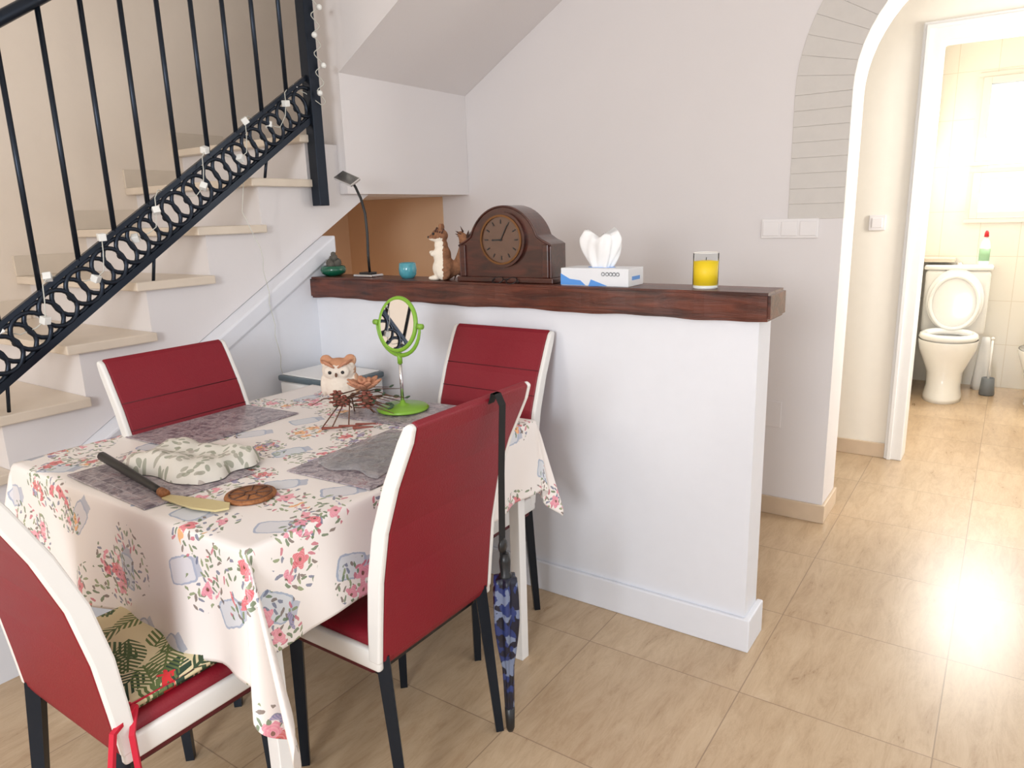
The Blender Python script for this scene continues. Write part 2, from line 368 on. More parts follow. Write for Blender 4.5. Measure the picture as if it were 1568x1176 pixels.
# ---------------------------------------------------------------- room shell
room('floor',-3.1,2.6,-4.6,5.0,-.1,0,'floor')
room('ceiling',-3.1,2.6,-4.6,4.9,2.75,2.85,'ceil')
room('wall_left',-3.1,XF,-4.5,1.4,0,2.75,'stairwall')
room('wall_front',-3.1,2.6,-4.6,-4.5,0,2.75,'wall')
b=MB('wall_back')
ax,ar,az=.50,.52,1.84
outer=[(XF,0),(ax-ar,0)]+[(ax-ar*math.cos(t),az+ar*math.sin(t)) for t in [pi*i/32 for i in range(33)]]+[(ax+ar,0),(2.6,0),(2.6,2.75),(XF,2.75)]
b.prism(outer,1,YW,YW+.25,'wall'); b.done()
b=MB('niche_shade_panels'); b.box(XF+.001,-2.14,YW-.006,YW-.0005,0,1.509,'niche'); b.box(XF+.0005,XF+.006,.126,YW-.006,0,1.509,'niche'); b.done()  # thin added panels whose tan colour stands in for the warm shade here
b=MB('trim_arch_brick')
def brick(p): b.prism(p,1,YW-.003,YW+.03,'brick',bev=.0018)
z=1.345
while z<az-.03:
    z1=min(z+.062,az); brick([(ax-ar-.22,z+.0004),(ax-ar+.001,z+.0004),(ax-ar+.001,z1),(ax-ar-.22,z1)]); z=z1
n=30
for i in range(n):
    t0=pi*i/n+.0008; t1=pi*(i+1)/n-.0004
    brick([(ax-(ar+.22)*math.cos(t0),az+(ar+.22)*math.sin(t0)),(ax-(ar-.001)*math.cos(t0),az+(ar-.001)*math.sin(t0)),(ax-(ar-.001)*math.cos(t1),az+(ar-.001)*math.sin(t1)),(ax-(ar+.22)*math.cos(t1),az+(ar+.22)*math.sin(t1))])
b.done()
b=MB('baseboard_back'); b.prism([(XL,YW-.014),(ax-ar+.013,YW-.014),(ax-ar+.013,YW+.26),(ax-ar+.0,YW+.26),(ax-ar+.0,YW),(XL,YW)],2,0,.085,'skirt',.003); b.done()
YD=2.24
b=MB('wall_corridor'); b.box(-3.1,.17,YD,YD+.12,0,2.75,'cream'); b.box(.93,2.6,YD,YD+.12,0,2.75,'cream'); b.box(.17,.93,YD,YD+.12,2.17,2.75,'cream'); b.done()
b=MB('baseboard_corridor'); b.box(-3.0,.09,YD-.014,YD,0,.085,'skirt',.003); b.done()
b=MB('trim_door_frame')
b.prism([(.09,0),(.18,0),(.18,2.165),(.92,2.165),(.92,0),(1.01,0),(1.01,2.26),(.09,2.26)],1,YD-.022,YD+.14,'wpaint',.006)
b.prism([(.105,0),(.125,0),(.125,2.225),(.975,2.225),(.975,0),(.995,0),(.995,2.245),(.105,2.245)],1,YD-.032,YD-.02,'wpaint',.003)
b.done()
# bathroom
YB=4.4
b=MB('wall_bathroom_left'); b.box(-.12,0,YD+.12,YB,0,2.75,'cream'); b.done()
b=MB('wall_bathroom_right'); b.box(1.25,1.37,YD+.12,YB,0,2.75,'bathtile'); b.done()
b=MB('wall_bathroom_back'); b.box(-.12,.27,YB,YB+.12,0,2.75,'bathtile'); b.box(.27,.95,YB,YB+.12,0,1.27,'bathtile'); b.box(.27,.95,YB,YB+.12,1.60,1.68,'bathtile'); b.box(.95,1.37,YB,YB+.12,0,2.75,'bathtile'); b.box(.27,.95,YB,YB+.12,2.26,2.75,'bathtile'); b.done()
M['frame']=mat('window_frame_paint',srgb(226,221,210),.4)
for nm,z0,z1 in (('window_1',1.68,2.26),('window_2',1.27,1.60)):
    b=MB(nm)
    b.box(.271,.32,YB-.03,YB+.06,z0+.001,z1-.001,'frame'); b.box(.90,.949,YB-.03,YB+.06,z0+.001,z1-.001,'frame')
    b.box(.321,.899,YB-.03,YB+.06,z0+.001,z0+.045,'frame'); b.box(.321,.899,YB-.03,YB+.06,z1-.045,z1-.001,'frame')
    b.box(.24,.98,YB-.035,YB-.001,z0-.03,z0-.001,'frame'); b.box(.24,.98,YB-.02,YB-.001,z1+.001,z1+.03,'frame'); b.box(.24,.27,YB-.02,YB-.001,z0,z1,'frame')
    b.box(.321,.899,YB+.02,YB+.024,z0+.045,z1-.045,'glass'); b.done()
# ---------------------------------------------------------------- half wall
b=MB('wall_half'); b.box(XL,-.02,0,.125,0,1.075,'halfwall'); b.done()
b=MB('baseboard_half'); b.prism([(XL,-.016),(0,-.016),(0,.141),(-.021,.141),(-.021,-.001),(XL,-.001)],2,0,.115,'halfwall',.004); b.done()
b=MB('wooden_beam')
bb=bmesh.new(); bmesh.ops.create_cube(bb,size=1)
for v in bb.verts: v.co=Vector((-.965+v.co.x*1.96,.0625+v.co.y*.18,1.118+v.co.z*.086))
bmesh.ops.subdivide_edges(bb,edges=[e for e in bb.edges if abs(e.verts[0].co.x-e.verts[1].co.x)>1],cuts=60)
bmesh.ops.bevel(bb,geom=[e for e in bb.edges if len(e.link_faces)==2 and e.calc_face_angle(0)>.5],offset=.008,segments=2,affect='EDGES')
for v in bb.verts:
    v.co.y+=.0035*math.sin(v.co.x*9+v.co.z*20)+.0015*math.sin(v.co.x*41); v.co.z+=(.0025*math.sin(v.co.x*14+1)+.0012*math.sin(v.co.x*37)) if v.co.z<1.1 else 0
b.bm(bb,'beam',False); b.done()
BZ=1.161
# ---------------------------------------------------------------- staircase
def zl(y): return 1.512+.587*(y-.43)
b=MB('staircase')
b.prism([(-2.05,0),(.124,0),(.124,zl(.124)-.02),(-2.05,zl(-2.05)+.0)],0,XF,XL,'halfwall')
b.prism([(-2.05,zl(-2.05)-.06),(.126,zl(.126)-.075),(.126,zl(.126)-.0),(-2.05,zl(-2.05)+.02)],0,XS-.01,XL+.012,'halfwall',.008)
prof=[]
for i in range(-4,5):
    y=-.98+.262*i; zt=1.02+.184*i-.03; zp=zt-.184
    prof+= [(y,zp),(y,zt)]
prof=[(-.98-.262*4,0.0)]+prof[1:]
prof+=[(.43,prof[-1][1]),(.43,zl(.43)),(-1.95,zl(-1.95)+.02)]
b.prism(prof,0,XF,XS,'wall')
for i in range(-4,5):
    y=-.98+.262*i; zt=1.02+.184*i
    y1=y+.262 if i<4 else .10
    b.box(XF,XS+.035,y-.05,y1,zt-.032,zt,'stone',.004)
    b.box(XF,XF+.012,y-.05,y+.24,zt,zt+.085,'stone',.002)
b.box(XF,XS-.12,.10,YW,1.51,1.756,'wall')
b.prism([(-1.95,1.512),(-1.95,2.025),(-.75,2.745),(-2.12,2.745),(-2.12,1.512)],1,.25,YW-.001,'wall')
b.done()
# railing
b=MB('stair_railing'); XR=-1.95; sl=.677
def lo(y): return .93+sl*(y+1.24)
y0,y1=-1.9,.07
b.tube([(XR,y0,lo(y0)),(XR,y1,lo(y1))],.016,'black',4)
b.tube([(XR,y0,lo(y0)+.17),(XR,y1,lo(y1)+.17)],.011,'black',4)
b.tube([(XR,y0,lo(y0)+.95),(XR,y1,lo(y1)+.95)],.020,'black',8)
ang=math.atan(sl); d=.0545; s=0; L=(y1-y0)/math.cos(ang)
c0=Vector((XR,y0,lo(y0)+.085))
dirv=Vector((0,math.cos(ang),math.sin(ang)))
k=0
while s<L-.02:
    c=c0+dirv*s
    b.torus(c+Vector((.005*(k%2),0,0)),.058,.0078,'black',plane='yz',seg=20,rs=6)
    if k%2==0: b.sph(c,(.006,.013,.013),'black',seg=8)
    s+=d; k+=1
y=y1-.115
while y>y0:
    b.tube([(XR,y,lo(y)+.17),(XR,y,lo(y)+.95)],.0088,'black',6); y-=.13
for i in range(-3,5,2):
    yy=-.98+.262*i+.02; b.tube([(XR,yy,lo(yy)),(XR-.03,yy,lo(yy)-.1)],.006,'black',6)
b.box(XR-.026,XR+.026,.062,.114,1.46,2.745,'black',.003)
b.done()
b=MB('fairy_lights')
pts=[];s=0;i=0
random.seed(3)
while s<L*1.0:
    c=c0+dirv*s; a=i*.9
    p=c+Vector((.02*math.cos(a)+.012,-.03*math.sin(a),.05+.04*math.sin(a)+random.uniform(-.01,.01))); pts.append(p)
    if i%3==0:
        b.box(-.012,.012,-.012,.012,-.012,.012,'bulb',.002,T=Matrix.Translation(p)@Euler((i,i*.7,i*.3)).to_matrix().to_4x4())
    s+=.035; i+=1
for k in range(60):
    t=k/59; pts.append(Vector((XR+.045,.10+.02*math.sin(k*.8),1.87+t*.55+.0)))
    if k%12==5: b.sph(pts[-1]+Vector((.01,0,0)),.012,'bulb',seg=8)
b.tube(pts,.0018,'wire',5)
b.tube([(XS+.04,-.30+.012*math.sin(k),1.66-.055*k) for k in range(5)]+[(XL+.02,-.28+.004*k+.006*math.sin(k*2.1),1.30-.045*k) for k in range(16)],.0016,'wire',5)
b.done()
# ---------------------------------------------------------------- switches
b=MB('light_switch'); b.box(-.348,-.112,YW-.008,YW,1.266,1.348,'plate',.003)
for i in range(3): b.box(-.340+.0765*i,-.273+.0765*i,YW-.012,YW-.007,1.276,1.338,'plate',.0025)
b.done()
b=MB('light_switch'); b.box(-.085,-.005,YD-.012,YD,1.26,1.34,'plate',.003); b.box(-.07,-.02,YD-.016,YD-.01,1.275,1.325,'plate',.002); b.done()
b=MB('wall_socket_cover'); b.box(-.32,-.22,YW-.004,YW,.42,.54,'wall',.0015); b.done()
# ---------------------------------------------------------------- chairs
def chair(T):
    b=MB('dining_chair')
    cl=[(-.150,.425),(-.158,.52),(-.170,.63),(-.195,.75),(-.235,.86),(-.285,.965),(-.300,1.0)]
    th=[.034,.038,.040,.040,.038,.036,.026]
    front=[];back=[]
    for i,(y,z) in enumerate(cl):
        front.append((y+th[i]*.5,z)); back.append((y-th[i]*.5,z))
    prof=front+[(-.302,1.011)]+back[::-1]
    b.prism(prof,0,-.198,.198,'red',bev=.004)
    for sx in (-1,1):
        a,c=(.198,.214) if sx>0 else (-.214,-.198)
        b.prism([(y,z-.003 if z>1 else z) for y,z in prof],0,a,c,'white',bev=.005)
    for z in (.72,.80,.88):
        i=[k for k in range(len(cl)-1) if cl[k][1]<=z<=cl[k+1][1]][0]
        t=(z-cl[i][1])/(cl[i+1][1]-cl[i][1]); y=front[i][0]*(1-t)+front[i+1][0]*t
        b.tube([(-.197,y,z),(.197,y,z)],.0016,'redseam',6)
    b.box(-.198,.198,-.165,.205,.405,.480,'red',.018)
    b.box(-.206,.206,-.14,.20,.388,.425,'redseam',.008)
    for sx in (-1,1):
        a,c=(.195,.213) if sx>0 else (-.213,-.195)
        b.box(a,c,-.165,.202,.405,.455,'white',.006)
    b.box(-.185,.185,-.13,.18,.375,.39,'blackp')
    for sx in (-1,1):
        b.tube([(sx*.185,-.150,.435),(sx*.19,-.195,0)],[.022,.015],'black',4)
        b.tube([(sx*.185,.155,.39),(sx*.19,.165,0)],[.022,.015],'black',4)
    return b.done(T)
def RZ(d): return Matrix.Rotation(math.radians(d),4,'Z')
chair(Matrix.Translation((-.67,-.92,0))@RZ(90))
chair(Matrix.Translation((-.915,-.335,0))@RZ(180))
chair(Matrix.Translation((-1.36,-.87,0))@RZ(-90))
chair(Matrix.Translation((-.925,-1.43,0))@RZ(0))
b=MB('seat_cushion')
TT=Matrix.Translation((-.925,-1.43,0))
bb=bmesh.new(); bmesh.ops.create_cube(bb,size=1)
for v in bb.verts: v.co=Vector((v.co.x*.38,.035+v.co.y*.34,.499+v.co.z*.035))
bmesh.ops.bevel(bb,geom=bb.edges[:],offset=.014,segments=3,affect='EDGES'); b.bm(bb,'tropic',True)
b.tube([(-.18,-.125,.50),(.185,-.125,.50),(.185,.20,.50),(-.18,.20,.50)],.006,'ribbon',6,closed=True)
b.tube([(.19,-.12,.50),(.225,-.15,.47),(.228,-.15,.38),(.235,-.13,.27)],.007,'ribbon',4)
b.tube([(.19,-.12,.50),(.22,-.18,.49),(.225,-.20,.40),(.23,-.22,.30)],.007,'ribbon',4)
b.done(TT)
# ---------------------------------------------------------------- table + cloth
tx0,tx1,ty0,ty1,tz=-1.60,-.59,-1.37,-.34,.782
b=MB('dining_table'); b.box(tx0+.01,tx1-.01,ty0+.01,ty1-.01,tz-.03,tz-.002,'wpaint',.004)
b.box(tx0+.05,tx1-.04,ty0+.05,ty1-.08,tz-.11,tz-.03,'wpaint')
for x in (tx0+.04,tx1-.022):
    for y in (ty0+.04,ty1-.075):
        b.prism([(x-.018,y-.018),(x+.018,y-.018),(x+.018,y+.018),(x-.018,y+.018)],2,0,tz-.03,'wpaint',bev=.002)
b.done()
def tablecloth():
    W=tx1-tx0; D=ty1-ty0; N=34; K=60
    dl=[.27,.225]; dd=[.28,.25]
    def coords(T,a,c): return [-a+a*i/N for i in range(N)]+[T*i/K for i in range(K)]+[T+c*i/N for i in range(N+1)]
    A=coords(W,*dl);B=coords(D,*dd); vs=[];uv=[]
    for j,bv in enumerate(B):
        for i,av in enumerate(A):
            ex=-av if av<0 else (av-W if av>W else 0); sx=-1 if av<0 else 1
            ey=-bv if bv<0 else (bv-D if bv>D else 0); sy=-1 if bv<0 else 1
            px=min(max(av,0),W); py=min(max(bv,0),D); z=tz
            if ex==0 and ey==0:
                z+=.0012*math.sin(av*23+bv*11)*math.sin(bv*17-av*7)+.001
                vs.append((tx0+px,ty0+py,z))
            else:
                r=math.hypot(ex,ey); ph=math.atan2(ey,ex); tw=0
                if ex and ey:
                    q=math.sin(2*ph); near=(sx>0 and sy<0)
                    mag=r*(.07+(.17 if near else .10)*q**1.2+(.20 if near else .11)*q*math.sin((11 if near else 8)*ph+.3))
                    if near: r*=1+.20*q*q; tw=.24*q**.8*r
                else:
                    s_=av if ey else bv
                    e=min(s_, (W if ey else D)-s_); fade=min(1,max(0,e/.12))
                    mag=r*(.07+fade*(.05*math.sin(s_*17+ (1.3 if sx>0 else 0))+.03*math.sin(s_*31+2)))
                mag+=.006*(1-math.exp(-r/.01))
                hx=math.cos(ph)*mag*sx if ex else 0; hy=math.sin(ph)*mag*sy if ey else 0
                if ex and not ey: hy=0
                hx+=tw*.9; hy+=tw*.2
                dz=math.sqrt(max(r*r-mag*mag*.9,0)) if r>.01 else r*.7
                vs.append((tx0+px+hx,ty0+py+hy,tz+.001-dz))
            uv.append((av,bv))
    n=len(A); fs=[]
    for j in range(len(B)-1):
        for i in range(n-1): fs.append([j*n+i,j*n+i+1,(j+1)*n+i+1,(j+1)*n+i])
    me=bpy.data.meshes.new('tablecloth'); me.from_pydata(vs,[],fs); me.materials.append(M['cloth'])
    ul=me.uv_layers.new(name='UVMap')
    for lp in me.loops: ul.data[lp.index].uv=uv[lp.vertex_index]
    for p in me.polygons: p.use_smooth=True
    o=bpy.data.objects.new('tablecloth',me); bpy.context.scene.collection.objects.link(o)
    md=o.modifiers.new('s','SOLIDIFY'); md.thickness=.0015; md.offset=1
tablecloth()
TZ=tz+.004
def Tr(x,y,z,rz=0): return Matrix.Translation((x,y,z))@RZ(rz)
def placemat(x,y,w,h,rz):
    b=MB('placemat'); b.box(-w/2,w/2,-h/2,h/2,0,.003,'mat1',.0012); b.box(-w/2+.012,w/2-.012,-h/2+.012,h/2-.012,.003,.0036,'mat1'); b.done(Tr(x,y,TZ,rz))
placemat(-1.43,-.87,.28,.42,4); placemat(-1.15,-1.215,.40,.28,-3); placemat(-.755,-.83,.28,.40,3); placemat(-.98,-.47,.40,.26,6)
def cloud(name,w,h,zh,m,T,seed,n=34,f=1):
    b=MB(name); rnd=random.Random(seed); ph=[rnd.uniform(0,6) for _ in range(8)]
    vs=[];fs=[]
    for j in range(n+1):
        for i in range(n+1):
            u=i/n*2-1; v=j/n*2-1
            rr=max(abs(u),abs(v)); e=max(0,1-rr**6)**.7
            z=zh*e*(.60+.14*math.sin(u*2.4*f+v*1.5+ph[0])+.10*math.sin(u*2*f-v*4*f+ph[2])+.10*abs(math.sin(v*3*f+u*5*f+ph[3])))+.003
            vs.append((u*w/2*(1+.06*math.sin(v*6+ph[4])),v*h/2*(1+.08*math.sin(u*5+ph[5])),max(z,.002)))
    for j in range(n):
        for i in range(n): k=j*(n+1)+i; fs.append([k,k+1,k+n+2,k+n+1])
    b.add(vs,fs,m,True); return b.done(T)
cloud('cloth_napkin',.30,.21,.062,'mat2',Tr(-1.13,-1.14,TZ+.003,8),5,44,1.2)
cloud('plastic_bag',.22,.30,.022,'film',Tr(-.755,-.82,TZ+.004,5),11,50,3)
b=MB('carving_knife')
def P2(a,c,t): return [a[i]+(c[i]-a[i])*t for i in range(3)]
h0=(-1.36,-1.255,TZ+.028);h1=(-1.0,-1.300,TZ+.014)
b.tube([h0,P2(h0,h1,.03),P2(h0,h1,.5),P2(h0,h1,.92),P2(h0,h1,1)],[.006,.012,.011,.009,.008],'blackp',10)
b.tube([h1,(-.975,-1.303,TZ+.013)],.011,'cork',10)
pl=[(-.975,-1.314),(-.86,-1.312),(-.80,-1.295),(-.785,-1.27),(-.81,-1.25),(-.87,-1.262),(-.975,-1.292)]
b.prism(pl,2,TZ+.004,TZ+.009,'blade',.001); b.done()
b=MB('wooden_trivet'); b.lathe([(0,0),(.056,0),(.058,.004),(.056,.008),(0,.008)],(0,0,0),'cork')
for i in range(8):
    a=i*pi/4; b.tube([(.012*math.cos(a),.012*math.sin(a),.009),(.046*math.cos(a),.046*math.sin(a),.009)],.0018,'twig',6)
b.torus((0,0,.0088),.047,.0018,'twig',plane='xy'); b.torus((0,0,.0088),.014,.0015,'twig',plane='xy'); b.done(Tr(-.82,-1.19,TZ))
# vanity mirror
b=MB('vanity_mirror')
b.lathe([(0,0),(.082,0),(.085,.004),(.078,.010),(.03,.014),(.010,.02),(.007,.03),(0,.03)],(0,0,.004),'green',40)
b.tube([(0,0,.02),(0,0,.165)],.0055,'steel',12)
b.tube([(0,0,.155),(0,0,.19)],.008,'green',12)
cz=.282
yk=[(.100*math.sin(a),0,cz-.100*math.cos(a)) for a in [(-pi/2)+pi*i/16 for i in range(17)]]
b.tube(yk,[.004+.003*math.sin(pi*i/16) for i in range(17)],'green',8)
for sx in (-1,1): b.lathe([(0,-.010),(.009,-.010),(.009,.010),(0,.010)],(0,0,0),'green',12,T=Matrix.Translation((sx*.102,0,cz))@Matrix.Rotation(pi/2,4,'Y'))
TM=Matrix.Translation((0,0,cz))@Matrix.Rotation(math.radians(-10),4,'X')
b.torus((0,0,cz),.083,.007,'green',T=Matrix.Rotation(math.radians(-10),3,'X'),seg=40)
b.lathe([(0,-.004),(.081,-.004),(.081,.004),(0,.004)],(0,0,0),'mirror',40,T=TM@Matrix.Rotation(pi/2,4,'X'),smooth=False)
b.done(Tr(-1.02,-.46,TZ+.003,-5))
# owl
def owlc(g,x,y,z,n):
    c=g.mix(g.math('GREATER_THAN',z,.138),srgb(238,228,214),srgb(200,142,106))
    c=g.mix(g.math('GREATER_THAN',g.math('ABSOLUTE',x),.066),c,srgb(214,170,138))
    return g.mix(g.math('MULTIPLY',n,.3),c,srgb(180,150,130))
M['owl']=zone_mat('owl_plush_fur',owlc)
E=empty('owl_figurine',Tr(-1.33,-.44,TZ,35))
b=MB('owl_body')
b.sph((0,0,.05),(.058,.05,.055),'owl'); b.sph((0,-.004,.105),(.060,.046,.042),'owl')
for sx in (-1,1):
    b.sph((sx*.042,-.005,.138),(.022,.014,.022),'owl',Matrix.Rotation(sx*.7,4,'Y')); b.sph((sx*.056,.0,.05),(.012,.03,.04),'owl')
    b.sph((sx*.022,-.04,.104),(.022,.010,.022),'owl')
    b.sph((sx*.02,-.03,.006),(.014,.02,.008),'owl')
b.done(voxel=.004,parent=E)
b=MB('owl_face')
for sx in (-1,1):
    b.sph((sx*.022,-.051,.104),(.006,.004,.006),'blackp',seg=12)
    b.tube([(sx*.006,-.050,.120),(sx*.028,-.048,.134),(sx*.052,-.03,.144)],[.003,.006,.003],'furo',6)
b.sph((0,-.056,.096),(.004,.006,.008),'twig',seg=10); b.done(parent=E)
# twig arrangement
E=MB('pinecone_twig_arrangement'); rnd=random.Random(4)
def cone(c,r):
    E.sph(c,(r*.6,r*.6,r*.8),'twig',seg=10)
    for k in range(26):
        t=k/25; a=k*2.4; rr=r*math.sin(pi*(.12+.8*t)); zz=(t-.5)*1.9*r
        E.sph((c[0]+rr*math.cos(a),c[1]+rr*math.sin(a),c[2]+zz),(r*.3,r*.3,r*.13),'cone',seg=8)
bx,by=-1.13,-.58
for k in range(26):
    a=rnd.uniform(.1,1.2)+(pi*.9 if k%5==0 else 0); L_=rnd.uniform(.06,.18)*(.5 if k%5==0 else 1)
    p0=Vector((bx+rnd.uniform(-.05,.05),by+rnd.uniform(-.03,.03),TZ+.035+rnd.uniform(0,.03)))
    dz=rnd.uniform(-.03,.02)
    p2=p0+Vector((math.cos(a)*L_,math.sin(a)*L_,max(dz,-.025)))
    pm=(p0+p2)/2+Vector((rnd.uniform(-.01,.01),rnd.uniform(-.01,.01),.012))
    E.tube([p0,pm,p2],[.0026,.002,.001],'twig',5)
    if k%3==0: 
        for q in (pm,p2): E.sph(q+Vector((0,0,.004)),(.012,.007,.003),'leafg',Matrix.Rotation(rnd.uniform(0,6),4,'Z')@Matrix.Rotation(.6,4,'X'),seg=8)
for (dx,dy,r) in ((-.03,-.03,.024),(.07,.0,.026),(.02,-.05,.016)): cone((bx+dx,by+dy,TZ+.06),r)
for k in range(12):
    a=k*2*pi/12; E.sph((bx+.02+.030*math.cos(a),by+.045+.030*math.sin(a),TZ+.092+.006*(k%2)),(.032,.014,.006),'furo',Matrix.Rotation(a,4,'Z')@Matrix.Rotation(-.5,4,'Y'),seg=10)
for k in range(6):
    a=k*pi/3+.3; E.sph((bx+.02+.012*math.cos(a),by+.045+.012*math.sin(a),TZ+.102),(.016,.010,.006),'furo',Matrix.Rotation(a,4,'Z')@Matrix.Rotation(-.8,4,'Y'),seg=10)
for (ox,oy) in ((-.04,-.06),(.05,-.13),(.09,-.10),(-.02,.03),(.05,.05),(.02,-.14)):
    E.tube([(bx+ox*.3,by+oy*.3,TZ+.06),(bx+ox,by+oy,TZ+.001)],.0022,'twig',5)
for q in ((.10,-.11),(.13,-.07),(.07,-.15),(.15,-.10)): E.tube([(bx+q[0]-.03,by+q[1]-.01,TZ+.004),(bx+q[0]+.03,by+q[1]+.015,TZ+.010)],[.005,.002],'cone',6)
E.done()
# ---------------------------------------------------------------- corner cabinet between chairs
b=MB('side_cabinet')
b.box(-1.87,-1.53,-.285,-.03,0,.76,'wpaint',.012); b.box(-1.875,-1.525,-.29,-.025,.76,.785,'dkgrey',.008); b.box(-1.86,-1.54,-.275,-.04,.785,.79,'wpaint',.002)
b.box(-1.83,-1.57,-.291,-.283,.40,.72,'wpaint',.003); b.tube([(-1.81,-.298,.56),(-1.59,-.298,.56)],.005,'steel',8)
b.done()
# ---------------------------------------------------------------- umbrella
b=MB('folded_umbrella')
ux,uy=-.325,-.87
def web(pts,w=.012,t=.0015):
    vs=[];fs=[]
    for p in pts:
        p=Vector(p); vs+= [p+Vector((0,-w,0)),p+Vector((0,w,0)),p+Vector((t,w,0)),p+Vector((t,-w,0))]
    for i in range(len(pts)-1):
        for k in range(4): fs.append([i*4+k,i*4+(k+1)%4,(i+1)*4+(k+1)%4,(i+1)*4+k])
    b.add(vs,fs,'strap')
web([(-.3855,uy,.94),(-.356,uy,1.001),(-.352,uy,1.0155),(-.34,uy-.003,1.0155),(-.330,uy,.99),(-.345,uy+.008,.82),(-.352,uy+.012,.66),(-.352,uy+.015,.56)])
b.sph((-.352,uy+.015,.64),(.008,.016,.02),'blackp',seg=10)
ucx,ucy=-.35,uy+.018
b.lathe([(0,.62),(.010,.62),(.014,.60),(.012,.57),(.016,.565),(.016,.55),(0,.55)],(ucx,ucy,0),'blackp',16)
vs=[];fs=[];nz=24;na=40
for k in range(nz+1):
    t=k/nz; z=.56-.36*t; R=.020+.012*math.sin(pi*min(1,t*1.3+.12))-.010*t
    for i in range(na):
        a=2*pi*i/na; r=R*(1+.20*math.sin(6*a+t*3)); vs.append((ucx+r*math.cos(a),ucy+r*math.sin(a),z))
for k in range(nz):
    for i in range(na): fs.append([k*na+i,k*na+(i+1)%na,(k+1)*na+(i+1)%na,(k+1)*na+i])
fs.append(list(range(na))); b.add(vs,fs,'umb',True)
b.lathe([(0,.135),(.008,.135),(.011,.145),(.013,.20),(0,.205)],(ucx,ucy,0),'blackp',14); b.done()
# ---------------------------------------------------------------- things on the beam
b=MB('mantel_clock')
w=.195
pr=[(-w,.018),(-w,.135),(-w+.012,.142),(-w+.03,.150)]
arch=[]
for i in range(25):
    a=pi-(pi*.11)-(pi*.78)*i/24
    arch.append((.148*math.cos(a),.113+.158*math.sin(a)))
pr+=[(-w+.040,.156)]+arch+[(w-.040,.156),(w-.03,.150),(w-.012,.142),(w,.135),(w,.018)]
b.prism(pr,1,-.052,.055,'mahog',.003)
b.box(-w-.010,w+.010,-.060,.060,0,.020,'mahog',.004)
b.tube([(p[0]*1.0,-.053,p[1]-.004) for p in pr[1:-1]],.004,'mahog',6)
for sx in (-1,1): b.box(sx*(w-.02)-.012,sx*(w-.02)+.012,-.060,-.05,.02,.135,'mahog',.003)
DT=Matrix.Translation((0,0,.152))
def yring(r0,r1,ya,yb,m,seg=48):
    pts=[];fs=[]
    for i in range(seg):
        a=2*pi*i/seg; c_,s_=math.cos(a),math.sin(a)
        pts+=[(r0*c_,ya,.152+r0*s_),(r1*c_,ya,.152+r1*s_),(r1*c_,yb,.152+r1*s_),(r0*c_,yb,.152+r0*s_)]
    for i in range(seg):
        j=(i+1)%seg
        for k in range(4): fs.append([i*4+k,i*4+(k+1)%4,j*4+(k+1)%4,j*4+k])
    b.add(pts,fs,m,False)
yring(.086,.097,-.052,-.066,'mahog'); yring(.080,.087,-.052,-.070,'brass')
b.add([(0,-.064,.152)]+[(.081*math.cos(2*pi*i/48),-.064,.152+.081*math.sin(2*pi*i/48)) for i in range(48)],[[0,1+i,1+(i+1)%48] for i in range(48)],'dial')
for k in range(12):
    b.box(-.002,.002,-.0655,-.0645,.056,.070,'blackp',T=DT@Matrix.Rotation(k*pi/6,4,'Y'))
b.box(-.0018,.0018,-.0675,-.066,-.005,.056,'blackp',T=DT@Matrix.Rotation(.5,4,'Y'))
b.box(-.0025,.0025,-.0675,-.066,-.005,.038,'blackp',T=DT@Matrix.Rotation(-1.6,4,'Y'))
b.done(Tr(-.935,.065,BZ,2))
b=MB('eyeglasses')
for sx in (-1,1):
    b.torus((sx*.03,0,.016),.022,.0018,'blackp',seg=20,rs=6,sq=.75)
    b.tube([(sx*.052,0,.02),(sx*.056,.01,.02),(sx*.05+(-sx*.03),.022,.006)],.0018,'blackp',6)
b.tube([(-.009,0,.02),(0,0,.023),(.009,0,.02)],.0018,'blackp',6); b.done(Tr(-.92,-.016,BZ,0)@Matrix.Rotation(-.9,4,'X'))
# tissue box
b=MB('tissue_box'); b.box(-.125,.125,-.058,.058,0,.058,'card',.002)
b.prism([(-.1255,.002),(-.03,.002),(-.05,.018),(-.09,.022),(-.1255,.040)],1,-.0588,-.05,'blue'); b.prism([(-.02,-.0),(.05,.002),(-.01,.022)],1,-.0588,-.05,'blue')
for i,xx in enumerate((.035,.05,.063,.075,.088)):
    b.torus((xx,-.0588,.040),.0055,.0014,'grey',seg=12,rs=4)
b.box(.1245,.1256,-.03,.03,.02,.032,'blue'); 
b.lathe([(0,0),(.05,0),(.05,.001),(0,.001)],(0,0,.058),'blue',24,sy=.45)
vs=[];fs=[];na=60;nk=16
for k in range(nk+1):
    t=k/nk
    for i in range(na):
        a=2*pi*i/na; r=(.036+.034*math.sin(t*pi*.62))*(1+.12*math.sin(5*a+2*t)+.07*math.sin(11*a-4*t))
        z=.058+.112*t*(1+.10*math.sin(2*a+1)*t+.07*math.sin(5*a)*t)
        if t>.8: r*=1-.9*(t-.8)
        vs.append((r*math.cos(a)-.006*t,r*math.sin(a)*.55,z))
for k in range(nk):
    for i in range(na): fs.append([k*na+i,k*na+(i+1)%na,(k+1)*na+(i+1)%na,(k+1)*na+i])
vs.append((-.006,0,.058+.098)); c_=len(vs)-1
for i in range(na): fs.append([nk*na+i,nk*na+(i+1)%na,c_])
b.add(vs,fs,'paper',True); b.done(Tr(-.565,.06,BZ,0))
